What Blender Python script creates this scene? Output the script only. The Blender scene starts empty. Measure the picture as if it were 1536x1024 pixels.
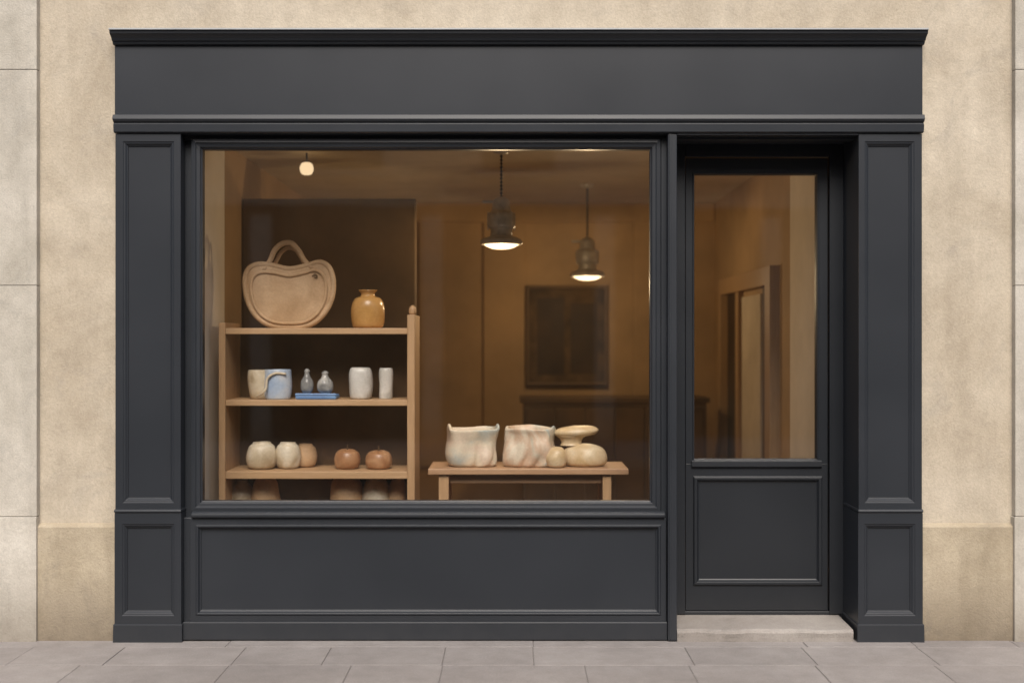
import bpy, math, random
from mathutils import Vector, Matrix, noise
random.seed(4)
scene = bpy.context.scene
D = 6.0      # viewing distance from shopfront plane (y=0), metres
EYE = 1.5    # eye height
# image coordinate helpers: image pixels (300 per metre) -> metres, at depth y
def sc(y): return (D+y)/D/300.0
def X(u, y=0.0): return (u-768)*sc(y)
def Z(v, y=0.0): return EYE+(512-v)*sc(y)

# ---------------------------------------------------------------- materials
def new_mat(name):
    m = bpy.data.materials.new(name); m.use_nodes = True
    nt = m.node_tree; b = nt.nodes['Principled BSDF']
    return m, nt, b
def N(nt, t, **kw):
    n = nt.nodes.new(t)
    for k, v in kw.items():
        if k in n.inputs: n.inputs[k].default_value = v
        else: setattr(n, k, v)
    return n
def ramp(nt, src, stops):
    r = nt.nodes.new('ShaderNodeValToRGB')
    el = r.color_ramp.elements
    while len(el) < len(stops): el.new(0.5)
    for e, (p, c) in zip(el, stops):
        e.position = p; e.color = (*c, 1) if len(c) == 3 else c
    nt.links.new(src, r.inputs[0]); return r
def mixc(nt, fac, a, b, mode='MIX'):
    m = nt.nodes.new('ShaderNodeMix'); m.data_type = 'RGBA'; m.blend_type = mode
    for sock, v in ((m.inputs[0], fac), (m.inputs[6], a), (m.inputs[7], b)):
        if hasattr(v, 'is_output'): nt.links.new(v, sock)
        elif isinstance(v, (int, float)): sock.default_value = v
        else: sock.default_value = (*v, 1)
    return m.outputs[2]
def coords(nt, scale=(1, 1, 1)):
    tc = nt.nodes.new('ShaderNodeTexCoord'); mp = nt.nodes.new('ShaderNodeMapping')
    mp.inputs['Scale'].default_value = scale
    nt.links.new(tc.outputs['Object'], mp.inputs['Vector']); return mp.outputs['Vector']
def noise_n(nt, vec, scale, detail=5, rough=0.55, dist=0.0):
    n = N(nt, 'ShaderNodeTexNoise'); n.inputs['Scale'].default_value = scale
    n.inputs['Detail'].default_value = detail; n.inputs['Roughness'].default_value = rough
    n.inputs['Distortion'].default_value = dist
    nt.links.new(vec, n.inputs['Vector']); return n.outputs['Fac']
def bump(nt, b, h, strength, dist):
    n = nt.nodes.new('ShaderNodeBump'); n.inputs['Strength'].default_value = strength
    n.inputs['Distance'].default_value = dist
    nt.links.new(h, n.inputs['Height']); nt.links.new(n.outputs[0], b.inputs['Normal'])
def mulv(nt, a, k):
    m = nt.nodes.new('ShaderNodeMath'); m.operation = 'MULTIPLY'; nt.links.new(a, m.inputs[0])
    if hasattr(k, 'is_output'): nt.links.new(k, m.inputs[1])
    else: m.inputs[1].default_value = k
    return m.outputs[0]

def stone_mat(name, light, mid, dark, stain=0.5, bstr=0.5, grime=.5, spots=.5):
    m, nt, b = new_mat(name)
    v = coords(nt); big = noise_n(nt, v, 1.1, 8, .66, .5)
    c = ramp(nt, big, [(.33, dark), (.5, mid), (.68, light)]).outputs[0]
    v2 = coords(nt, (5, 5, .7)); st = noise_n(nt, v2, 1.0, 6, .65)
    s = ramp(nt, st, [(.48, (0, 0, 0)), (.76, (1, 1, 1))]).outputs[0]
    c = mixc(nt, mulv(nt, s, stain), c, tuple(x*.70 for x in dark))
    md = noise_n(nt, v, 7, 9, .74)
    g = ramp(nt, md, [(.32, (.86, .85, .84)), (.68, (1.06, 1.06, 1.06))]).outputs[0]
    c = mixc(nt, 1.0, c, g, 'MULTIPLY')
    # weather patches, greyer
    sp = noise_n(nt, v, 2.6, 10, .80, 1.4)
    sr = ramp(nt, sp, [(.53, (0, 0, 0)), (.70, (1, 1, 1))]).outputs[0]
    grey = sum(dark)/3
    c = mixc(nt, mulv(nt, sr, spots), c, tuple(x*.5+grey*.32 for x in dark))
    # small pits and dark specks
    pt = noise_n(nt, v, 38, 4, .7)
    pr = ramp(nt, pt, [(.66, (0, 0, 0)), (.76, (.55, .55, .55))]).outputs[0]
    c = mixc(nt, pr, c, tuple(x*.55 for x in dark))
    fine = noise_n(nt, v, 110, 3, .7)
    g2 = ramp(nt, fine, [(.3, (.88, .88, .88)), (.7, (1.06, 1.06, 1.06))]).outputs[0]
    c = mixc(nt, 1.0, c, g2, 'MULTIPLY')
    sep = nt.nodes.new('ShaderNodeSeparateXYZ'); nt.links.new(v, sep.inputs[0])
    mr = nt.nodes.new('ShaderNodeMapRange'); mr.inputs['From Min'].default_value = .0
    mr.inputs['From Max'].default_value = .35; mr.inputs['To Min'].default_value = grime*1.5; mr.inputs['To Max'].default_value = 0
    nt.links.new(sep.outputs[2], mr.inputs[0])
    c = mixc(nt, mulv(nt, mr.outputs[0], md), c, (.15, .12, .09))
    nt.links.new(c, b.inputs['Base Color']); b.inputs['Roughness'].default_value = .9
    b.inputs['Specular IOR Level'].default_value = .2
    hb = nt.nodes.new('ShaderNodeMath'); hb.operation = 'ADD'
    nt.links.new(md, hb.inputs[0]); nt.links.new(fine, hb.inputs[1])
    bump(nt, b, hb.outputs[0], bstr, .004)
    return m

def simple(name, col, rough=.5, var=.15, scale=12, bstr=.1, metal=0, spec=.5, stretch=(1, 1, 1), bdist=.002):
    m, nt, b = new_mat(name)
    v = coords(nt, stretch); n = noise_n(nt, v, scale, 6, .6)
    c = ramp(nt, n, [(.3, tuple(x*(1-var) for x in col)), (.7, tuple(x*(1+var) for x in col))]).outputs[0]
    nt.links.new(c, b.inputs['Base Color'])
    r = nt.nodes.new('ShaderNodeMapRange'); r.inputs['To Min'].default_value = max(rough-.08, .02); r.inputs['To Max'].default_value = rough+.08
    nt.links.new(n, r.inputs[0]); nt.links.new(r.outputs[0], b.inputs['Roughness'])
    b.inputs['Metallic'].default_value = metal; b.inputs['Specular IOR Level'].default_value = spec
    if bstr: bump(nt, b, n, bstr, bdist)
    return m

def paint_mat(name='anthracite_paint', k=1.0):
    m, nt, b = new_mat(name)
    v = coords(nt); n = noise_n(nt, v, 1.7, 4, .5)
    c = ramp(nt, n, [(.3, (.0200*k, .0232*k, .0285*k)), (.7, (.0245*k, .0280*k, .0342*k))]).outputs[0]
    sep = nt.nodes.new('ShaderNodeSeparateXYZ'); nt.links.new(v, sep.inputs[0])
    mr = nt.nodes.new('ShaderNodeMapRange'); mr.inputs['From Min'].default_value = 0
    mr.inputs['From Max'].default_value = .22; mr.inputs['To Min'].default_value = .22; mr.inputs['To Max'].default_value = 0
    nt.links.new(sep.outputs[2], mr.inputs[0])
    d = noise_n(nt, v, 14, 6, .7)
    c = mixc(nt, mulv(nt, mr.outputs[0], d), c, (.10, .095, .09))
    nt.links.new(c, b.inputs['Base Color'])
    r = nt.nodes.new('ShaderNodeMapRange'); r.inputs['To Min'].default_value = .34; r.inputs['To Max'].default_value = .46
    nt.links.new(n, r.inputs[0]); nt.links.new(r.outputs[0], b.inputs['Roughness'])
    b.inputs['Specular IOR Level'].default_value = .42
    # faint brush texture
    bump(nt, b, noise_n(nt, coords(nt, (1, 1, 14)), 9, 4, .5), .05, .001)
    return m

def ceramic(name, cols, rough=.45, scale=5, bstr=.25, bsc=25):
    m, nt, b = new_mat(name)
    v = coords(nt); n = noise_n(nt, v, scale, 4, .5, .8)
    k = len(cols); stops = [(.32+.36*i/(max(k-1, 1)), c) for i, c in enumerate(cols)]
    c = ramp(nt, n, stops).outputs[0]
    f = noise_n(nt, v, 90, 3, .6)
    g = ramp(nt, f, [(.3, (.88, .88, .88)), (.7, (1.05, 1.05, 1.05))]).outputs[0]
    c = mixc(nt, 1, c, g, 'MULTIPLY')
    nt.links.new(c, b.inputs['Base Color']); b.inputs['Roughness'].default_value = rough
    bump(nt, b, noise_n(nt, v, bsc, 5, .6), bstr, .004)
    return m

def wood_mat(name, a, bcol, axis='X', rough=.5):
    m, nt, b = new_mat(name)
    st = {'X': (1.2, 14, 14), 'Z': (14, 14, 1.2), 'Y': (14, 1.2, 14)}[axis]
    v = coords(nt, st); n = noise_n(nt, v, 3.0, 7, .65, .6)
    c = ramp(nt, n, [(.3, a), (.7, bcol)]).outputs[0]
    nt.links.new(c, b.inputs['Base Color']); b.inputs['Roughness'].default_value = rough
    bump(nt, b, n, .15, .001); return m

def glass_mat():
    m = bpy.data.materials.new('window_glass'); m.use_nodes = True; nt = m.node_tree
    nt.nodes.clear(); out = nt.nodes.new('ShaderNodeOutputMaterial')
    tr = nt.nodes.new('ShaderNodeBsdfTransparent'); tr.inputs[0].default_value = (.95, .945, .93, 1)
    gl = nt.nodes.new('ShaderNodeBsdfGlossy'); gl.inputs['Roughness'].default_value = .03
    lw = nt.nodes.new('ShaderNodeLayerWeight')
    p = nt.nodes.new('ShaderNodeMath'); p.operation = 'POWER'; p.inputs[1].default_value = 5
    nt.links.new(lw.outputs['Facing'], p.inputs[0])
    ma = nt.nodes.new('ShaderNodeMath'); ma.operation = 'MULTIPLY_ADD'; ma.inputs[1].default_value = .9; ma.inputs[2].default_value = .13
    nt.links.new(p.outputs[0], ma.inputs[0])
    v = coords(nt); h = noise_n(nt, v, 1.6, 2, .4)
    bp = nt.nodes.new('ShaderNodeBump'); bp.inputs['Strength'].default_value = .15; bp.inputs['Distance'].default_value = .004
    nt.links.new(h, bp.inputs['Height']); nt.links.new(bp.outputs[0], gl.inputs['Normal'])
    mx = nt.nodes.new('ShaderNodeMixShader'); nt.links.new(ma.outputs[0], mx.inputs[0])
    nt.links.new(tr.outputs[0], mx.inputs[1]); nt.links.new(gl.outputs[0], mx.inputs[2])
    # thin uneven diffuse film, painting a veil of reflected haze on the pane
    df = nt.nodes.new('ShaderNodeBsdfDiffuse'); df.inputs[0].default_value = (.58, .45, .30, 1)
    dn = noise_n(nt, coords(nt, (1, 1, .6)), 1.1, 5, .6, .5)
    dr_ = ramp(nt, dn, [(.3, (.003, .003, .003)), (.75, (.022, .022, .022))]).outputs[0]
    m2 = nt.nodes.new('ShaderNodeMixShader'); nt.links.new(dr_, m2.inputs[0])
    nt.links.new(mx.outputs[0], m2.inputs[1]); nt.links.new(df.outputs[0], m2.inputs[2])
    nt.links.new(m2.outputs[0], out.inputs[0]); return m

def emit_mat(name, col, s):
    m = bpy.data.materials.new(name); m.use_nodes = True; nt = m.node_tree; nt.nodes.clear()
    o = nt.nodes.new('ShaderNodeOutputMaterial'); e = nt.nodes.new('ShaderNodeEmission')
    e.inputs[0].default_value = (*col, 1); e.inputs[1].default_value = s
    nt.links.new(e.outputs[0], o.inputs[0]); return m

M = {}
M['stone'] = stone_mat('limestone_render', (.59, .525, .425), (.53, .465, .368), (.44, .375, .285), .40, .55, .55, .5)
M['stone2'] = stone_mat('grey_limestone', (.60, .565, .50), (.53, .495, .43), (.41, .38, .32), .5, .5, .7, .5)
M['plinth'] = stone_mat('plinth_stone', (.50, .43, .325), (.44, .375, .275), (.34, .28, .195), .5, .8, .9, .7)
M['slab'] = stone_mat('paving_stone', (.325, .302, .290), (.292, .270, .260), (.247, .228, .219), .08, .5, 0, .25)
M['step'] = stone_mat('step_stone', (.42, .39, .36), (.36, .33, .305), (.26, .235, .21), .3, .9, .2, .6)
M['paint'] = paint_mat()
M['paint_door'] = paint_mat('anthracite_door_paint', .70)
M['zinc'] = simple('zinc_flashing_highlight', (.24, .25, .26), .45, .15, 8, .1)  # roof grey, lightened so the cornice strip shows a painted highlight
M['glass'] = glass_mat()
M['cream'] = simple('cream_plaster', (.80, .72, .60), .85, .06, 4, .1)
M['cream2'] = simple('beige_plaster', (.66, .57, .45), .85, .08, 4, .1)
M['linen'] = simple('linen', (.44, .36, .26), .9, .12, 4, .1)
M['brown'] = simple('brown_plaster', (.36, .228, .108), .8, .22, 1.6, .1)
M['part'] = simple('umber_panel', (.125, .074, .033), .7, .35, 1.8, .1)
M['pict'] = simple('umber_canvas', (.085, .052, .025), .8, .6, 7, .1, spec=.15)
M['dark'] = simple('dark_brown_wood', (.085, .049, .022), .6, .3, 3, .1, spec=.25)
M['darker'] = simple('very_dark_wood', (.045, .026, .013), .6, .4, 4, .1, spec=.2)
M['ceil'] = simple('ceiling_plaster', (.56, .45, .30), .85, .1, 3, .05)
M['floor'] = wood_mat('oak_floor', (.36, .22, .115), (.44, .285, .155), 'Y')
M['woodX'] = wood_mat('oak_board', (.42, .255, .13), (.54, .35, .195), 'X')
M['woodZ'] = wood_mat('oak_post', (.40, .24, .12), (.52, .33, .18), 'Z')
M['woodD'] = wood_mat('walnut_joinery', (.26, .155, .07), (.35, .215, .105), 'Z')
M['woodT'] = wood_mat('beech_table', (.38, .22, .12), (.50, .31, .18), 'X')
M['asphalt'] = simple('asphalt', (.05, .05, .052), .85, .25, 60, .5)
M['mortar'] = simple('joint_mortar', (.18, .165, .155), .95, .2, 50, .3)
M['kerb'] = simple('kerb_granite', (.30, .29, .28), .8, .15, 40, .3)
M['ground'] = simple('ground_dirt', (.12, .11, .09), .95, .2, 3, .2)
M['pewter'] = simple('pewter_metal', (.55, .50, .42), .38, .25, 14, .1, metal=.25)
M['cord'] = simple('black_cord', (.03, .025, .02), .6, .1, 10, 0)
M['glow'] = emit_mat('lamp_diffuser', (1.0, .74, .42), 4)
M['bulb'] = emit_mat('round_bulb', (1.0, .72, .42), 1.2)

# ---------------------------------------------------------------- mesh helpers
def root(name, loc):
    e = bpy.data.objects.new(name, None); e.location = loc; e.empty_display_size = .2
    scene.collection.objects.link(e); return e
def obj(name, vs, fs, mat, parent=None, smooth=False, bevel=0, seg=2, sub=0):
    me = bpy.data.meshes.new(name); me.from_pydata([tuple(v) for v in vs], [], fs); me.update()
    import bmesh
    bm = bmesh.new(); bm.from_mesh(me); bmesh.ops.recalc_face_normals(bm, faces=bm.faces); bm.to_mesh(me); bm.free()
    o = bpy.data.objects.new(name, me); scene.collection.objects.link(o)
    if mat: me.materials.append(mat)
    if smooth:
        for p in me.polygons: p.use_smooth = True
    if bevel:
        b = o.modifiers.new('bevel', 'BEVEL'); b.width = bevel; b.segments = seg; b.limit_method = 'ANGLE'; b.angle_limit = math.radians(28)
    if sub:
        s = o.modifiers.new('sub', 'SUBSURF'); s.levels = sub; s.render_levels = sub
    if parent:
        o.parent = parent; o.matrix_parent_inverse = Matrix.Translation(-parent.location)
    return o
def bx(x0, x1, y0, y1, z0, z1):
    v = [(x0, y0, z0), (x1, y0, z0), (x1, y1, z0), (x0, y1, z0), (x0, y0, z1), (x1, y0, z1), (x1, y1, z1), (x0, y1, z1)]
    f = [(0, 1, 2, 3), (4, 7, 6, 5), (0, 4, 5, 1), (1, 5, 6, 2), (2, 6, 7, 3), (3, 7, 4, 0)]
    return v, f
def box(name, x0, x1, y0, y1, z0, z1, mat, parent=None, bevel=.003):
    v, f = bx(x0, x1, y0, y1, z0, z1); return obj(name, v, f, mat, parent, bevel=bevel)
def boxes(name, lst, mat, parent=None, bevel=.003):
    V, F = [], []
    for b in lst:
        v, f = bx(*b); o = len(V); V += v; F += [tuple(i+o for i in q) for q in f]
    return obj(name, V, F, mat, parent, bevel=bevel)
def ebox(name, u0, u1, v0, v1, yf, yb, mat, parent=None, bevel=.003):
    return box(name, X(u0, yf), X(u1, yf), yf, yb, Z(v1, yf), Z(v0, yf), mat, parent, bevel)
def panel(name, u0, u1, v0, v1, prof, mat, parent, ref=None, fill=True, bevel=.0012):
    """mitred frame/panel: prof = [(inset in image pixels, y)], outermost first"""
    ref = prof[0][1] if ref is None else ref
    x0, x1, z0, z1 = X(u0, ref), X(u1, ref), Z(v1, ref), Z(v0, ref)
    V, F = [], []
    for ins, y in prof:
        d = ins/300.
        V += [(x0+d, y, z0+d), (x1-d, y, z0+d), (x1-d, y, z1-d), (x0+d, y, z1-d)]
    for i in range(len(prof)-1):
        a = i*4; b = a+4
        for k in range(4):
            F.append((a+k, a+(k+1) % 4, b+(k+1) % 4, b+k))
    if fill: a = (len(prof)-1)*4; F.append((a, a+1, a+2, a+3))
    return obj(name, V, F, mat, parent, bevel=bevel)
def moulding(name, x0, x1, prof, yb, mat, parent, side=1.0, bevel=.0015):
    """prof=[(z, projection)] top to bottom; returns at both ends"""
    V, F = [], []; n = len(prof)
    for z, p in prof: V += [(x0-p*side, -p, z), (x1+p*side, -p, z), (x1+p*side, yb, z), (x0-p*side, yb, z)]
    for i in range(n-1):
        a = i*4; b = a+4
        for k in range(4): F.append((a+k, a+(k+1) % 4, b+(k+1) % 4, b+k))
    F.append((0, 1, 2, 3)); a = (n-1)*4; F.append((a, a+1, a+2, a+3))
    return obj(name, V, F, mat, parent, bevel=bevel)
def catmull(pts, k=5):
    out = []; n = len(pts)
    for i in range(n-1):
        p0 = pts[max(i-1, 0)]; p1 = pts[i]; p2 = pts[i+1]; p3 = pts[min(i+2, n-1)]
        for j in range(k):
            t = j/k
            out.append(tuple(.5*((2*b)+(c-a)*t+(2*a-5*b+4*c-d)*t*t+(3*b-a-3*c+d)*t**3) for a, b, c, d in zip(p0, p1, p2, p3)))
    out.append(pts[-1]); return out
def lathe(name, prof, loc, mat, parent=None, seg=48, sx=1, sy=1, n=2.0, wob=0, seed=0, ears=0, k=5, rot=0, tilt=0, lobes=0, lob=.05, folds=None, wf=9):
    pr = catmull(prof, k); V, F = [], []; zt = max(p[1] for p in pr)
    for r, z in pr:
        r = max(r, 0.0003)
        for j in range(seg):
            a = 2*math.pi*j/seg; c, s = math.cos(a), math.sin(a)
            e = (abs(c)**n+abs(s)**n)**(-1/n)
            rr = r*e
            if lobes: rr *= 1+lob*math.cos(lobes*a+seed)*(1-.6*z/zt)
            if folds:
                for fa, wd, dp in folds:   # fa in degrees, 270 = street side
                    da = (math.degrees(a)-fa-12*math.sin(3.5*z/zt)+180) % 360-180
                    rr *= 1-dp*math.exp(-(da/wd)**2)*(1-.75*z/zt)
            x, y, zz = rr*c*sx, rr*s*sy, z
            if ears: zz += ears*((max(0, abs(c))**10)*(1 if c > 0 else .8)-.12)*(z/zt)**6
            if wob:
                q = noise.noise_vector(Vector((x*wf+seed*7.3, y*wf, z*wf)))
                x += q.x*wob; y += q.y*wob; zz += q.z*wob*.6*min(1, z/(.25*zt+1e-6))
            v = Matrix.Rotation(tilt, 3, 'Y') @ (Matrix.Rotation(rot, 3, 'Z') @ Vector((x, y, zz)))
            V.append((v.x+loc[0], v.y+loc[1], v.z+loc[2]))
    m = len(pr)
    for i in range(m-1):
        for j in range(seg):
            F.append((i*seg+j, i*seg+(j+1) % seg, (i+1)*seg+(j+1) % seg, (i+1)*seg+j))
    F.append(tuple(range(seg))); F.append(tuple((m-1)*seg+j for j in range(seg)))
    return obj(name, V, F, mat, parent, smooth=True)
def tube(name, pts, rad, mat, parent=None, closed=False, seg=12, sm=5, flat=1.0):
    if closed: P = catmull([pts[-1]]+pts+[pts[0], pts[1]], sm)[sm:-sm-1+0]; P = P[:len(pts)*sm]
    else: P = catmull(pts, sm)
    P = [Vector(p) for p in P]; m = len(P); V, F = [], []
    for i, p in enumerate(P):
        t = (P[(i+1) % m]-P[i-1]) if closed else (P[min(i+1, m-1)]-P[max(i-1, 0)])
        t.normalize(); up = Vector((0, 1, 0)) if abs(t.y) < .9 else Vector((1, 0, 0))
        a = t.cross(up).normalized(); b = a.cross(t).normalized()
        r = rad if isinstance(rad, (int, float)) else rad[0]+(rad[1]-rad[0])*i/m
        for j in range(seg):
            th = 2*math.pi*j/seg; V.append(p+a*math.cos(th)*r+b*math.sin(th)*r*flat)
    for i in range(m if closed else m-1):
        for j in range(seg):
            i2 = (i+1) % m
            F.append((i*seg+j, i*seg+(j+1) % seg, i2*seg+(j+1) % seg, i2*seg+j))
    if not closed: F += [tuple(range(seg)), tuple((m-1)*seg+j for j in range(seg))]
    return obj(name, V, F, mat, parent, smooth=True)

XL, XR = X(172), X(1384)       # shopfront width
ZT = Z(42)

# ---------------------------------------------------------------- ground, road, pavement
obj('ground', [(-150, -150, -.16), (150, -150, -.16), (150, 150, -.16), (-150, 150, -.16)], [(0, 1, 2, 3)], M['ground'])
obj('road', [(-60, -9.3, -.13), (60, -9.3, -.13), (60, -2.75, -.13), (-60, -2.75, -.13)], [(0, 1, 2, 3)], M['asphalt'])
box('kerb', -60, 60, -2.75, -2.6, -.155, .0, M['kerb'], bevel=.015)
box('kerb', -60, 60, -9.45, -9.3, -.155, .0, M['kerb'], bevel=.015)
pv = root('pavement', (0, -1.2, 0))
box('mortar_bed', -60, 60, -2.6, .4, -.15, -.004, M['mortar'], pv, bevel=0)
def slabs(name, y_hi, y_lo, rowd, x0, x1, preset=None):
    V, F = [], []; y = y_hi; r = 0
    while y > y_lo+.02:
        yl = max(y-rowd[min(r, len(rowd)-1)], y_lo)
        if preset and r < len(preset): xs = list(preset[r])
        else: xs = []
        if xs:
            a = xs[0]
            while a > x0: a -= random.uniform(.5, .72); xs.insert(0, a)
            a = xs[-1]
            while a < x1: a += random.uniform(.5, .72); xs.append(a)
        else:
            a = x0-random.random()*.5
            while a < x1: xs.append(a); a += random.uniform(.48, .75)
        for i in range(len(xs)-1):
            dz = random.uniform(-.001, .001)
            v, f = bx(xs[i]+.0018, xs[i+1]-.0018, yl+.0018, y-.0018, -.03, dz)
            o = len(V); V += v; F += [tuple(k+o for k in q) for q in f]
        y = yl; r += 1
    o = obj(name, V, F, M['slab'], pv, bevel=.002, seg=1)
    a_ = o.data.color_attributes.new('tone', 'FLOAT_COLOR', 'CORNER')
    for fi, p in enumerate(o.data.polygons):
        t_ = random.Random(fi//6*13+5).uniform(.92, 1.05)
        for l in p.loop_indices: a_.data[l].color = (t_, t_*.995, t_*.985, 1)
def gx(u, v): return (u-768)*EYE/(v-512)
# per-slab tone variation
nt = M['slab'].node_tree; b_ = nt.nodes['Principled BSDF']; src = b_.inputs['Base Color'].links[0].from_socket
at = nt.nodes.new('ShaderNodeAttribute'); at.attribute_name = 'tone'
nt.links.new(mixc(nt, 1.0, src, at.outputs['Color'], 'MULTIPLY'), b_.inputs['Base Color'])
rows = [[gx(u, 983) for u in (30, 171, 358, 490, 666, 800, 1034, 1214, 1392)],
        [gx(u, 1012) for u in (100, 331, 520, 661, 880, 1041, 1236, 1420)]]
slabs('paving_slabs', -.10, -2.6, [.33, .34, .36], -9, 9, rows)
slabs('paving_edge_strip', .05, -.10, [.15], -9, 9, [[gx(u, 966) for u in (-200, 341, 800, 1208)]])
pv2 = root('pavement', (0, -10.7, 0))
box('paving', -60, 60, -12.0, -9.45, -.15, .0, M['kerb'], pv2, bevel=0)

# ---------------------------------------------------------------- stone building
sb = root('stone_building', (0, .3, 0))
WY = .05
H = 9.5
zo = Z(60)
win = [(-3.9, 4.6), (-1.3, 4.6), (1.4, 4.6), (4.0, 4.6)]
L = [(-8, XL+.012, WY, .45, -.1, zo), (XR-.012, 8, WY, .45, -.1, zo), (-8, 8, WY, .45, zo, 4.6)]
xs = [-8] + [v for w in win for v in (w[0]-.5, w[0]+.5)] + [8]
for i in range(0, len(xs), 2): L.append((xs[i], xs[i+1], WY, .45, 4.6, 6.3))
L.append((-8, 8, WY, .45, 6.3, H))
boxes('walls', L, M['stone'], sb, bevel=0)
box('roof', -8, 8, .45, 8, H-.3, H-.05, M['zinc'], sb)
box('back_wall', -8, 8, 7.8, 8, -.1, H-.3, M['stone'], sb)
for s in (-1, 1): box('side_wall', min(s*8, s*7.8), max(s*8, s*7.8), .45, 7.8, -.1, H-.3, M['stone'], sb)
box('upper_floor', -7.8, 7.8, .45, 7.8, 3.3, 3.5, M['dark'], sb)
moulding('eaves_cornice', -8, 8, [(H+.1, .3), (H, .3), (H-.1, .15), (H-.25, .05), (H-.3, 0)], .45, M['stone2'], sb)
for x, z in win:
    boxes('window_frame', [(x-.5, x-.44, .25, .32, z, z+1.7), (x+.44, x+.5, .25, .32, z, z+1.7), (x-.44, x+.44, .25, .32, z, z+.06), (x-.44, x+.44, .25, .32, z+1.64, z+1.7), (x-.03, x+.03, .25, .32, z+.06, z+1.64)], M['cream'], sb)
    box('window_pane', x-.44, x+.44, .29, .30, z+.06, z+1.64, M['darker'], sb, bevel=0)
    box('window_sill', x-.6, x+.6, -.03, .25, z-.08, z-.002, M['stone2'], sb)
for nm, a, b in (('plinth_left', X(55, .02), XL-.004), ('plinth_right', XR+.006, X(1522, .02)), ('plinth_far_left', -8, -2.96), ('plinth_far_right', 3.08, 8)):
    zt = Z(790, .02)
    v = [(a, .022, -.05), (b, .022, -.05), (b, .022, zt), (a, .022, zt), (a, WY+.01, zt+.022), (b, WY+.01, zt+.022)]
    v += [(a, WY+.01, -.05), (b, WY+.01, -.05)]
    f = [(0, 1, 2, 3), (3, 2, 5, 4), (6, 4, 5, 7), (0, 3, 4, 6), (1, 7, 5, 2), (0, 6, 7, 1)]
    obj(nm, v, f, M['plinth'], sb, bevel=.004)
zj = [-.05, Z(775, 0), Z(428, 0), Z(104, 0), 3.95, 5.0, 6.1, 7.2, 8.3, H-.3]
for nm, a, b in (('stone_pilaster_left', -2.95, X(55, .01)), ('stone_pilaster_right', X(1523, .01), 3.07)):
    bl = []
    for i in range(len(zj)-1):
        e = .006 if i == 0 else 0
        bl.append((a-e, b+e*0, .01-e, WY+.02, zj[i]+.0015, zj[i+1]-.0015))
    boxes(nm, bl, M['stone2'], sb, bevel=.003)
    box(nm+'_joints', a+.004, b-.004, .014, WY+.02, -.05, H-.3, M['mortar'], sb, bevel=0)

# ---------------------------------------------------------------- storefront
sf = root('storefront', (0, 0, 0)); P = M['paint']; PD = M['paint_door']
x0, x1 = XL, XR
zz = lambda v, p=0: Z(v, -p)
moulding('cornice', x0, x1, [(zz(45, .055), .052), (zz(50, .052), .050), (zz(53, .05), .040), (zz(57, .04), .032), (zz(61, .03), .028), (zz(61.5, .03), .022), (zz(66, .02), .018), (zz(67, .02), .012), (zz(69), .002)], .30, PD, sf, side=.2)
moulding('cornice_flashing_highlight', x0, x1, [(zz(42, .058), .056), (zz(44.6, .058), .060)], .30, M['zinc'], sf, side=.2, bevel=.001)  # pale strip painting the highlight where the cornice top catches light
box('fascia_board', x0, x1, 0, .30, Z(174), Z(68.5), P, sf)
moulding('string_course', x0, x1, [(Z(172), .002), (Z(173.5), .022), (Z(180), .026), (Z(183), .020), (Z(184.5), .012), (Z(186), .011), (Z(186.6), .016), (Z(198.5), .014), (Z(200), .004)], .30, P, sf, side=.15)
def rings_mesh(name, rings, close_last=True, bevel=.0015, mat=P):
    V, F = [], []
    for q in rings: V += [(q[0], q[4], q[2]), (q[1], q[4], q[2]), (q[1], q[4], q[3]), (q[0], q[4], q[3])]
    for i in range(len(rings)-1):
        for k in range(4): F.append((i*4+k, i*4+(k+1) % 4, i*4+4+(k+1) % 4, i*4+4+k))
    if close_last: e = (len(rings)-1)*4; F.append((e, e+1, e+2, e+3))
    return obj(name, V, F, mat, sf, bevel=bevel)
def pil(nm, u0, u1, pu0, pu1):
    def shaft(name, a, b, t, bt, pa, pb, pt, pbm, yf=0):
        xa, xb, za, zb = X(a), X(b), Z(bt), Z(t)
        pxa, pxb, pza, pzb = X(pa), X(pb), Z(pbm), Z(pt)
        rings = [(xa, xb, za, zb, .28), (xa, xb, za, zb, yf)]
        for d, y in ((-.012, yf), (-.009, yf+.004), (-.002, yf+.005), (.006, yf+.014), (.009, yf+.014), (.010, yf+.020)):
            rings.append((pxa+d, pxb-d, pza+d, pzb-d, y))
        rings_mesh(name, rings)
    shaft(nm+'_shaft', u0, u1, 201, 764, pu0, pu1, 216, 750)
    moulding(nm+'_band', X(u0), X(u1), [(Z(763), .002), (Z(764), .009), (Z(766), .011), (Z(767.2), .011), (Z(768.5), .003)], .28, P, sf, side=.4)
    shaft(nm+'_pedestal', u0-1, u1+1, 768.8, 935, pu0-1, pu1+1, 789, 919, -.003)
    moulding(nm+'_base', X(u0-1), X(u1+1), [(Z(934.8), .003), (Z(936), .010), (Z(962.5), .012)], .28, P, sf, side=.5)
pil('pilaster_left', 173, 271, 188, 257)
pil('pilaster_right', 1288, 1383, 1301, 1368)
yb = .085
ebox('bay_left_board', 268, 290, 196, 800, yb, .16, P, sf)
boxes('bay_head', [(X(271), X(1288), .06, .16, Z(210, .06), Z(196))], P, sf)
yw = .045
panel('window_frame', 287, 991, 208, 767, [(0, .16), (0, yw), (6, yw-.003), (7.5, yw+.004), (12.5, yw+.006), (14, yw+.016), (15.5, yw+.018), (15.5, .11)], P, sf, ref=yw, fill=False, bevel=.001)
gl = obj('window_glass', [(X(300, yw), .075, Z(754, yw)), (X(978, yw), .075, Z(754, yw)), (X(978, yw), .075, Z(220, yw)), (X(300, yw), .075, Z(220, yw))], [(0, 1, 2, 3)], M['glass'], sf)
ebox('mullion_stile', 991.5, 1001, 206, 960, .055, .16, P, sf)
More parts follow.
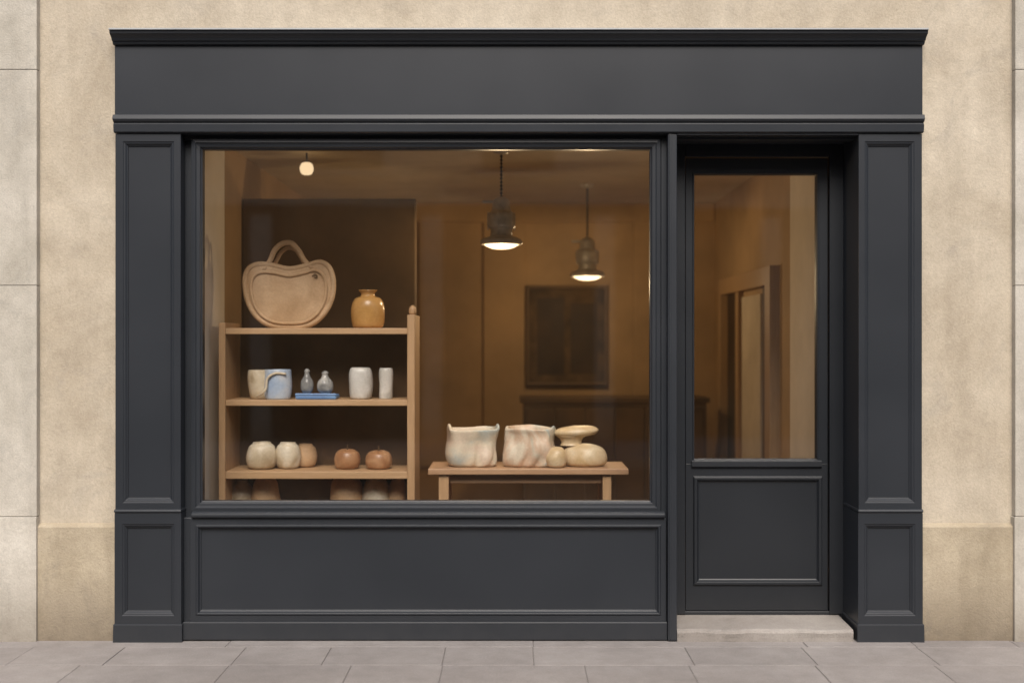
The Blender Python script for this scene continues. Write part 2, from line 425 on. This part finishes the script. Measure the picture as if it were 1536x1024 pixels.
ebox('mullion_post', 1002, 1015.5, 201, 960.5, -.002, .33, P, sf, bevel=.004)
ebox('mullion_bead', 1004.5, 1007, 201, 958, -.006, .0, P, sf, bevel=.001)
ys = .03
moulding('window_sill', X(286, 0), X(998, 0), [(Z(768.2), -.028), (Z(770.5), -.012), (Z(774), -.010), (Z(776.5), -.014), (Z(778), -.026)], .16, P, sf, side=0)
xa, xb, za, zb = X(285, ys), X(999, ys), Z(932, ys), Z(777, ys)
pxa, pxb, pza, pzb = X(298, ys), X(987, ys), Z(918, ys), Z(791, ys)
rings = [(xa, xb, za, zb, .16), (xa, xb, za, zb, ys)]
for d, y in ((-.014, ys), (-.010, ys-.006), (-.003, ys-.005), (.004, ys+.010), (.009, ys+.012), (.010, ys+.018)):
    rings.append((pxa+d, pxb-d, pza+d, pzb-d, y))
rings_mesh('stall_riser', rings)
ebox('riser_plinth', 274, 1001, 932.5, 959.5, .012, .16, P, sf, bevel=.004)
ebox('bay_lower_left_board', 268, 288, 776, 934, .05, .16, P, sf)
# door recess
yd = .29
dl, dr = X(1015.5), X(1288)
box('door_soffit', dl, dr, .0, .36, Z(203), Z(197), P, sf)
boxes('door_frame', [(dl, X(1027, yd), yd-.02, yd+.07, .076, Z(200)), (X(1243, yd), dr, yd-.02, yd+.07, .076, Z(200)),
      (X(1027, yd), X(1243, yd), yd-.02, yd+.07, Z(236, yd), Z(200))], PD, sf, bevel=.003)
XA, XB = X(1028.5, yd), X(1241.5, yd)
ga, gb, gt, gbm = X(1042, yd), X(1225, yd), Z(262, yd), Z(688, yd)
ZL, ZU, ZM = .092, Z(237.5, yd), Z(695, yd)
r = [(XA, XB, ZM, ZU, yd+.045), (XA, XB, ZM, ZU, yd)]
for d, y in ((.012, yd), (.010, yd-.004), (.004, yd-.003), (.001, yd+.008), (0, yd+.010), (0, yd+.045)): r.append((ga-d, gb+d, gbm-d, gt+d, y))
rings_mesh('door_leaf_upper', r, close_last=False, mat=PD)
obj('door_glass', [(ga-.005, yd+.022, gbm-.005), (gb+.005, yd+.022, gbm-.005), (gb+.005, yd+.022, gt+.005), (ga-.005, yd+.022, gt+.005)], [(0, 1, 2, 3)], M['glass'], sf)
moulding('door_weather_bar', X(1037, yd), X(1232, yd), [(Z(689.5, yd), -yd+.003), (Z(691, yd), -yd+.014), (Z(699, yd), -yd+.016), (Z(702, yd), -yd+.002)], yd+.03, PD, sf, side=0)
pa, pb, pt, pbm = X(1048, yd), X(1225, yd), Z(722, yd), Z(869, yd)
r = [(XA, XB, ZL, ZM-.001, yd+.045), (XA, XB, ZL, ZM-.001, yd)]
for d, y in ((.028, yd), (.027, yd-.008), (.022, yd-.012), (.010, yd-.011), (.006, yd-.004), (.001, yd+.003), (-.004, yd+.006)): r.append((pa-d, pb+d, pbm-d, pt+d, y))
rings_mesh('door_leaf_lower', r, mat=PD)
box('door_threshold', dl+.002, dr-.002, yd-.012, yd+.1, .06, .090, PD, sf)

def doorstep():
    a, b = X(1015.5)+.001, X(1280); n = 80; V, F = [], []
    prof = [(.006, -.05), (.003, .02), (.000, .044), (.005, .054), (.016, .060), (.10, .064), (.20, .068), (.33, .073), (.33, -.05)]
    for i in range(n+1):
        x = a+(b-a)*i/n
        for y, z in prof:
            q = noise.noise(Vector((x*6, y*9, z*20)))*.005+noise.noise(Vector((x*25, y*30, 3)))*.0022
            V.append((x, y+(q if y < .03 else 0)-.004, z+(q if z > .03 and y < .15 else 0)))
    m = len(prof)
    for i in range(n):
        for j in range(m-1): F.append((i*m+j, (i+1)*m+j, (i+1)*m+j+1, i*m+j+1))
    F += [tuple(range(m)), tuple(n*m+j for j in range(m))]
    return obj('doorstep', V, F, M['step'], smooth=False)
doorstep()

# ---------------------------------------------------------------- interior room
ri = root('shop_interior', (0, 2, 0))
RL, RR, RB, CE = -1.665, 1.68, 4.0, 2.65
box('floor', RL, RR, .36, RB, .0, .06, M['floor'], ri, 0)
box('floor_front', RL, X(1002), .16, .36, .0, .06, M['floor'], ri, 0)
box('ceiling', RL-.15, RR+.3, .30, RB+.1, CE, CE+.1, M['ceil'], ri, 0)
box('left_wall_daylit_tone', RL-.12, RL, .16, .95, 0, CE, M['cream'], ri, 0)  # cream front length paints the daylight falling on the wall near the window
box('left_wall_dim_tone', RL-.12, RL-.004, .95, RB, 0, CE, M['brown'], ri, 0)  # brown colour from here stands in for daylight fading into the room
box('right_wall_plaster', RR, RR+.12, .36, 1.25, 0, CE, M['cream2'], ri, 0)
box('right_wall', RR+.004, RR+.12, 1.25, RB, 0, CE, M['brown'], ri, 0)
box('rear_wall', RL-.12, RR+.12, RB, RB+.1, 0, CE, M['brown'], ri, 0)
yr = RB-.03
for u0, u1 in ((628, 668), (725, 788), (950, 985)):
    ebox('rear_wall_pilaster', u0, u1, 298, 700, yr, RB, M['brown'], ri, .01)
box('rear_wall_beam', RL, RR, yr-.04, RB, CE-.16, CE, M['brown'], ri, .01)
# dark framed picture on the rear wall
fp = root('framed_picture', (X(850, 3.95), 3.95, Z(500, 3.95))); yf = 3.94
panel('frame', 789, 912, 428, 578, [(0, RB-.002), (0, yf), (3, yf-.008), (7, yf-.004), (9, yf+.02)], M['part'], fp, ref=yf, fill=False)
ebox('picture_panel', 792, 909, 431, 575, yf+.022, yf+.03, M['pict'], fp, 0)
for a, b, c, d in ((806, 846, 447, 562), (856, 896, 455, 560)):
    ebox('picture_field', a, b, c, d, yf+.018, yf+.021, M['darker'], fp, .001)
def side(name, y0, y1, z0, z1, xin, mat): return box(name, RR-xin, RR+.02, y0, y1, z0, z1, mat, ri, .004)
zd = 1.98
side('wood_frame_near_post', 1.55, 1.70, .06, zd, .06, M['woodD'])
side('wood_frame_far_post', 3.35, 3.45, .06, zd, .06, M['woodD'])
side('wood_frame_head', 1.70, 3.35, zd-.12, zd, .06, M['woodD'])
side('linen_door_panel', 2.05, 2.7, .3, zd-.16, .015, M['linen'])
side('wood_mid_post', 2.72, 2.82, .06, zd-.12, .04, M['woodD'])
side('dark_opening', 2.85, 3.33, .06, zd-.12, .005, M['darker'])
side('dark_opening_near', 1.72, 2.03, .06, zd-.12, .005, M['dark'])
sc_ = root('storage_cabinet', (.7, 3.3, 0))
box('cabinet_body', X(785, 3.1), X(1060, 3.1), 3.1, 3.5, .06, Z(604, 3.1), M['part'], sc_)
box('cabinet_top', X(780, 3.08), X(1065, 3.08), 3.08, 3.52, Z(604, 3.1), Z(596, 3.1), M['dark'], sc_)
boxes('cabinet_doors', [(X(789+i*45, 3.08), X(831+i*45, 3.08), 3.083, 3.098, .12, Z(612, 3.1)) for i in range(6)], M['dark'], sc_)
# partition behind the shelving
pt_ = root('display_partition', (-1.1, 1.45, 0))
box('partition_panel', RL, X(624, 1.4), 1.4, 1.46, .06, Z(298, 1.4), M['part'], pt_, .01)

# ---------------------------------------------------------------- shelving unit
su = root('shelving_unit', (-1.07, .72, .06)); y0, y1 = .55, .90
sl, sr = X(328, y0), X(622, y0); t = .036
box('left_upright', sl, sl+t, y0, y1, .06, Z(484, y0), M['woodZ'], su)
box('right_upright', sr-t-.005, sr, y0, y1, .06, Z(472, y0), M['woodZ'], su)
shelf = []
for i, (v0, v1) in enumerate(((492, 501), (600, 608.5), (707, 718), (812, 822), (905, 915))):
    zt = Z(v0, y0); shelf.append(zt)
    box('shelf_%d' % (i+1), sl+t, sr-t-.005, y0+.004, y1, Z(v1, y0), zt, M['woodX'], su)
box('back_panel', sl+t, sr-t-.005, y1+.002, y1+.014, .06, Z(501, y0), M['dark'], su)
lathe('finial_knob', [(.012, 0), (.02, .012), (.018, .04), (.004, .055)], (sr-.02, y0+.1, Z(472, y0)), M['woodZ'], su, seg=20)

# ---------------------------------------------------------------- display table
dt = root('display_table', (.09, .8, .06)); ty0, ty1 = .58, .98
tz = Z(703, ty0)
box('table_top', X(642, ty0), X(943, ty0), ty0, ty1, tz-.032, tz, M['woodT'], dt, .004)
box('apron_front', X(674, ty0), X(904, ty0), ty0+.06, ty0+.08, tz-.085, tz-.033, M['woodT'], dt)
for i, (a, b) in enumerate(((658, 673), (904, 917))):
    for j, yy in enumerate((ty0+.02, ty1-.07)):
        box('leg_%d' % (i*2+j+1), X(a, ty0+.02), X(b, ty0+.02), yy, yy+.05, .06, tz-.032, M['woodZ'], dt)

# ---------------------------------------------------------------- pottery
C = {}
C['clay'] = ceramic('sand_clay', [(.42, .262, .135), (.50, .325, .18), (.58, .395, .235)], .65, 5, .5, 60)
C['amber'] = ceramic('amber_glaze', [(.42, .22, .06), (.60, .34, .12)], .25, 4, .12)
C['cream'] = ceramic('cream_glaze', [(.42, .33, .21), (.60, .51, .37), (.66, .60, .49)], .4, 9)
C['grey'] = ceramic('pale_grey_glaze', [(.38, .37, .34), (.56, .54, .50), (.64, .63, .60)], .3, 8)
C['blue'] = ceramic('pale_blue_glaze', [(.56, .58, .62), (.44, .52, .63), (.34, .44, .61)], .3, 7)
C['bluetray'] = ceramic('blue_glaze', [(.12, .24, .50), (.16, .32, .60)], .35, 7)
C['pewter'] = ceramic('grey_raku', [(.16, .16, .16), (.30, .30, .29), (.46, .45, .43)], .22, 14)
C['terra'] = ceramic('terracotta_glaze', [(.26, .115, .045), (.38, .20, .095), (.48, .28, .15)], .35, 10)
C['multi'] = ceramic('pastel_glaze', [(.64, .55, .42), (.68, .59, .46), (.62, .44, .31), (.66, .57, .44), (.42, .49, .48), (.44, .47, .42)], .42, 4.2)
C['multi2'] = ceramic('pastel_glaze_warm', [(.46, .50, .47), (.68, .59, .45), (.66, .52, .40), (.70, .63, .51)], .42, 4)
C['sand'] = ceramic('straw_glaze', [(.56, .40, .21), (.64, .49, .30), (.70, .58, .40)], .4, 9)

yv = .70; s = sc(yv); zb = shelf[0]
hb = root('handbag_shaped_vase', (X(434, yv), yv, zb))
base_v = 492
def bag_pt(u, v, dy=0): return (X(u, yv), yv+dy+(base_v-v)*s*.10, zb+(base_v-v)*s)
outl = [(434, 490), (405, 486), (384, 471), (372, 448), (368, 420), (373, 403), (388, 396), (410, 398), (434, 403), (460, 398), (480, 393), (494, 402), (500, 424), (497, 450), (484, 473), (464, 487)]
o3 = [bag_pt(u, v) for u, v in outl]
cx, cz = 434, 444
sm = catmull([o3[-1]]+o3+[o3[0], o3[1]], 5)[5:5+len(o3)*5]
V = []; F = []; cen = Vector(bag_pt(cx, cz))
levels = [(.9, .035), (1.0, .02), (1.0, -.03), (.93, -.042), (.80, -.040), (.4, -.048), (.05, -.050)]
m = len(sm)
for k_, dy in levels:
    for p in sm:
        q = cen+(Vector(p)-cen)*k_; V.append((q.x, q.y+dy, q.z))
for i in range(len(levels)-1):
    for j in range(m): F.append((i*m+j, i*m+(j+1) % m, (i+1)*m+(j+1) % m, (i+1)*m+j))
F += [tuple(range(m)), tuple((len(levels)-1)*m+j for j in range(m))]
obj('bag_body', V, F, C['clay'], hb, smooth=True)
tube('outer_rim', [(a, b-.03, c) for a, b, c in o3], .016, C['clay'], hb, closed=True)
inn = []
for u, v in outl: inn.append(bag_pt(cx+(u-cx)*.85, cz+3+(v-cz)*.82, -.047))
tube('inner_rim', inn, .009, C['clay'], hb, closed=True)
tube('handle_front', [bag_pt(u, v, -.03) for u, v in ((396, 405), (405, 390), (411, 375), (422, 365), (436, 364), (447, 375), (456, 390), (468, 402))], .015, C['clay'], hb)
tube('handle_back', [bag_pt(u, v, .03) for u, v in ((404, 404), (412, 388), (418, 377), (428, 370), (440, 373), (449, 386), (458, 402))], .011, C['clay'], hb)
tube('clasp_mark', [bag_pt(u, v, -.052) for u, v in ((469, 414), (474, 411), (477, 415), (472, 416))], .003, M['dark'], hb)

def px(n, y): return n*sc(y)
def jar(name, u, w, h, y, zbase, prof, mat, **kw):
    r_ = root(name, (X(u, y), y, zbase)); W = w*sc(y)/2; Hh = h*sc(y)
    lathe('body', [(a*W, b*Hh) for a, b in prof], (X(u, y), y, zbase), mat, r_, **kw); return r_
yS = .70
jar('amber_vase', 552, 50, 57, yS, shelf[0], [(.75, 0), (.93, .08), (1, .35), (.97, .6), (.78, .78), (.46, .84), (.42, .92), (.56, 1), (.48, 1), (.36, .9), (.3, .8)], C['amber'], wob=.002)
cup = jar('ceramic_cup', 391, 38, 42, yS, shelf[1], [(.6, 0), (.8, .08), (.95, .4), (1, .75), (.96, 1), (.90, 1), (.88, .7), (.6, .2)], C['cream'], wob=.004, seed=2)
mg = jar('ceramic_mug', 417, 41, 43, yS-.03, shelf[1], [(.8, 0), (.93, .06), (1, .4), (.98, .8), (.96, 1), (.90, 1), (.88, .7), (.7, .1)], C['blue'], wob=.003, seed=5)
yh = yS-.11
tube('handle', [(X(u, yh), yh+.02*(i in (0, 5)), Z(v, yh)) for i, (u, v) in enumerate(((428, 561), (412, 560), (401, 568), (399, 582), (393, 590), (385, 594)))], .007, C['cream'], mg)
tr = root('blue_tray', (X(476, yS), yS, shelf[1]))
box('tray_base', X(446, yS), X(507, yS), yS-.07, yS+.07, shelf[1]+.001, shelf[1]+px(7, yS), C['bluetray'], tr, .008)
boxes('tray_lip', [(X(446, yS), X(507, yS), yS-.074, yS-.062, shelf[1]+px(7, yS)-.004, shelf[1]+px(9, yS))], C['bluetray'], tr, .004)
pear = [(.55, 0), (.9, .12), (1, .3), (.88, .5), (.5, .68), (.36, .8), (.42, .9), (.2, .98), (.02, 1)]
for u, w, h in ((460.5, 20, 37), (488, 25, 34)):
    jar('pear_figurine', u, w, h, yS, shelf[1]+px(8.5, yS), pear, C['pewter'], wob=.003, seed=int(u))
jar('grey_vase', 541, 35, 47, yS, shelf[1], [(.7, 0), (.88, .06), (1, .35), (1, .7), (.92, .9), (.8, .98), (.72, 1), (.66, .95), (.7, .6)], C['grey'], wob=.005, n=2.6, seed=9)
jar('grey_vase', 579, 21, 45, yS+.03, shelf[1], [(.85, 0), (.98, .06), (.95, .5), (1, .85), (.9, 1), (.75, 1), (.7, .8)], C['grey'], wob=.004, n=2.4, seed=11)
pump = [(.5, 0), (.85, .08), (1, .35), (.98, .6), (.84, .84), (.64, .94), (.58, 1), (.50, 1.0), (.44, .94), (.40, .7)]
jar('round_jar', 392.5, 46, 40, yS, shelf[2], pump, C['cream'], wob=.007, seed=1, wf=6)
jar('round_jar', 432, 39, 39, yS+.02, shelf[2], pump, C['cream'], wob=.007, seed=3, wf=6)
jar('round_jar', 458, 34, 34, yS+.10, shelf[2], pump, C['clay'], wob=.007, seed=4, wf=6)
for u, w, h in ((521, 39, 30), (568, 40, 28)):
    rj = jar('apple_shaped_pot', u, w, h, yS, shelf[2], [(.5, 0), (.85, .08), (1, .42), (.88, .8), (.5, .97), (.2, .95), (.05, .9)], C['terra'], wob=.004, seed=int(u))
    lathe('stem', [(.005, 0), (.004, .02), (.006, .03)], (X(u, yS), yS, shelf[2]+px(h-2, yS)), M['dark'], rj, seg=10)
for i, (u, w, h, mt) in enumerate(((362, 36, 84, 'cream'), (398, 44, 95, 'clay'), (520, 50, 97, 'clay'), (565, 44, 92, 'cream'), (596, 30, 92, 'clay'))):
    jar('tall_jar', u, w, h, yS+.06, shelf[3], [(.6, 0), (.9, .1), (1, .5), (.9, .8), (.5, .95), (.5, 1), (.4, .98)], C[mt], wob=.012, seed=i)

yT = .74
pin = [(.74, 0), (.92, .06), (1, .28), (.97, .5), (.93, .68), (.95, .86), (.97, .97), (.93, 1.02), (.86, 1.0), (.80, .88), (.76, .5)]
p1 = jar('pinched_pot', 709, 76, 56, yT, tz, pin, C['multi2'], wob=.022, n=3.2, ears=.030, seed=3, rot=.10, sy=.75, seg=96, wf=7, folds=[(275, 9, .20), (240, 14, .07), (310, 10, .10)])
p2 = jar('pinched_pot', 795, 80, 57, yT, tz, pin, C['multi'], wob=.026, n=3.2, ears=.020, seed=8, rot=-.1, sy=.75, seg=96, wf=8, folds=[(262, 8, .20), (292, 9, .18), (228, 10, .12), (325, 12, .12)])
lathe('spout_lump', [(.02, 0), (.048, .01), (.058, .05), (.050, .09), (.03, .112), (.004, .118)], (X(834, yT-.08), yT-.08, tz), C['sand'], p2, wob=.010, seg=40)
st = root('stacked_stone_sculpture', (X(870, yT), yT, tz))
q = px(1, yT)
lathe('base_stone', [(22*q, 0), (31*q, 4*q), (34*q, 15*q), (29*q, 27*q), (14*q, 33*q), (.003, 33.5*q)], (X(877, yT), yT, tz), C['sand'], st, sy=.75, wob=.012, seed=2, wf=7)
lathe('neck', [(17*q, 0), (15*q, 4*q), (17*q, 10*q), (22*q, 15*q), (.003, 15.5*q)], (X(857, yT), yT, tz+31*q), C['sand'], st, sy=.7, wob=.004)
lathe('top_stone', [(16*q, 0), (29*q, 2.5*q), (33*q, 8*q), (24*q, 14*q), (.003, 17*q)], (X(864, yT), yT, tz+44*q), C['sand'], st, sy=.6, wob=.008, tilt=-.07, seed=6, wf=7)

# ---------------------------------------------------------------- pendant lamps
def lampl(name, loc, W, par, rad=.02):
    l = bpy.data.lights.new(name, 'POINT'); l.energy = W; l.color = (1, .73, .42); l.shadow_soft_size = rad
    o = bpy.data.objects.new(name, l); o.location = loc; scene.collection.objects.link(o)
    o.parent = par; o.matrix_parent_inverse = Matrix.Translation(-par.location)
def pendant(u, vdisc, y, W):
    x = X(u, y); z = Z(vdisc, y); r_ = root('pendant_lamp', (x, y, z))
    R = .122
    lathe('shade_rim', [(R, -.004), (R+.004, .004), (R+.002, .020), (R*.86, .034), (R*.66, .042), (R*.55, .046), (R*.52, .060), (.01, .062)], (x, y, z), M['pewter'], r_, k=3)
    lathe('housing', [(.066, 0), (.066, .03), (.082, .045), (.086, .10), (.080, .125), (.062, .135), (.055, .16), (.050, .20), (.034, .215), (.012, .225)], (x, y, z+.058), M['pewter'], r_, k=3)
    for k in range(6):
        a = k*math.pi/3+.3
        box('rib', x+.083*math.cos(a)-.004, x+.083*math.cos(a)+.004, y+.083*math.sin(a)-.004, y+.083*math.sin(a)+.004, z+.08, z+.19, M['pewter'], r_, .002)
    box('side_bracket', x-.115, x-.05, y-.012, y+.012, z+.245, z+.262, M['pewter'], r_, .004)
    lathe('diffuser', [(.002, -.030), (.05, -.026), (.085, -.014), (.108, .002), (.110, .008), (.002, .009)], (x, y, z-.002), M['glow'], r_, k=3)
    lampl('lamp_light', (x, y, z-.07), W, r_)
    lathe('cord', [(.0045, 0), (.0045, CE-z-.27)], (x, y, z+.27), M['cord'], r_, seg=8, k=1)
    n = int((CE-z-.28)/.022)
    for i in range(n):
        lathe('chain_link', [(.004, 0), (.009, .004), (.009, .011), (.004, .015)], (x, y, z+.275+i*.022), M['cord'], r_, seg=8, k=1)
    lathe('ceiling_rose', [(.05, 0), (.045, -.02), (.01, -.03)], (x, y, CE), M['pewter'], r_, seg=24, k=2)
pendant(752, 366, 1.2, 15)
pendant(881, 414, 2.8, 20)
gb_ = root('globe_lamp', (X(460, 2.6), 2.6, 2.45)); yg = 1.32
gb_.location = (X(460, yg), yg, 2.5)
lathe('globe', [(.002, 0), (.030, .008), (.042, .04), (.030, .072), (.002, .08)], (X(460, yg), yg, Z(263, yg)), M['bulb'], gb_, seg=24)
lathe('stem', [(.006, 0), (.006, CE-Z(263, yg)-.08)], (X(460, yg), yg, Z(263, yg)+.08), M['cord'], gb_, seg=8, k=1)

# ---------------------------------------------------------------- opposite building (mirrored in the glass)
ob = root('apartment_building', (0, -12.3, 0)); oy = -12.0
box('ground_floor', -16, 16, oy-.4, oy, -.1, 3.55, M['dark'], ob, 0)
box('upper_walls', -16, 16, oy-.4, oy, 3.75, 7.6, M['stone'], ob, 0)
box('string_course', -16, 16, oy-.3, oy+.12, 3.55, 3.75, M['stone2'], ob)
for i in range(-5, 6):
    xx = i*2.6+.1
    box('window', xx-.55, xx+.55, oy-.1, oy+.02, 4.1, 6.2, M['darker'], ob)
    box('window_surround', xx-.65, xx+.65, oy, oy+.06, 3.98, 4.09, M['stone2'], ob)
    box('shop_window', xx-.9, xx+.9, oy-.1, oy+.03, .6, 2.9, M['darker'], ob)
    box('shop_pier', xx+1.15, xx+1.45, oy-.1, oy+.06, -.05, 3.4, M['stone2'], ob)

# ---------------------------------------------------------------- light
w = bpy.data.worlds.new('World'); scene.world = w; w.use_nodes = True; nt = w.node_tree
bg = nt.nodes['Background']; sky = nt.nodes.new('ShaderNodeTexSky'); sky.sky_type = 'NISHITA'; sky.sun_disc = False
el, az = math.radians(46), math.radians(178)
sky.sun_elevation = el; sky.sun_rotation = az; sky.dust_density = 4; sky.air_density = 1.0; sky.ozone_density = 1
nt.links.new(sky.outputs[0], bg.inputs[0]); bg.inputs[1].default_value = .15
sun = bpy.data.lights.new('sun', 'SUN'); sun.energy = 3.5; sun.angle = math.radians(32); sun.color = (1, .945, .88)
so = bpy.data.objects.new('sun', sun); scene.collection.objects.link(so)
d = Vector((math.sin(az)*math.cos(el), math.cos(az)*math.cos(el), math.sin(el)))
so.rotation_euler = d.to_track_quat('Z', 'Y').to_euler(); so.location = d*20

cam = bpy.data.cameras.new('camera'); co = bpy.data.objects.new('camera', cam); scene.collection.objects.link(co)
co.location = (0, -D, EYE); co.rotation_euler = (math.radians(90), 0, 0)
cam.sensor_width = 36; cam.lens = 36*D*300/1536; cam.clip_end = 500; cam.clip_start = .05
cam.dof.use_dof = True; cam.dof.focus_distance = D; cam.dof.aperture_fstop = .9
scene.camera = co
scene.view_settings.view_transform = 'Standard'; scene.view_settings.look = 'None'; scene.view_settings.exposure = 0
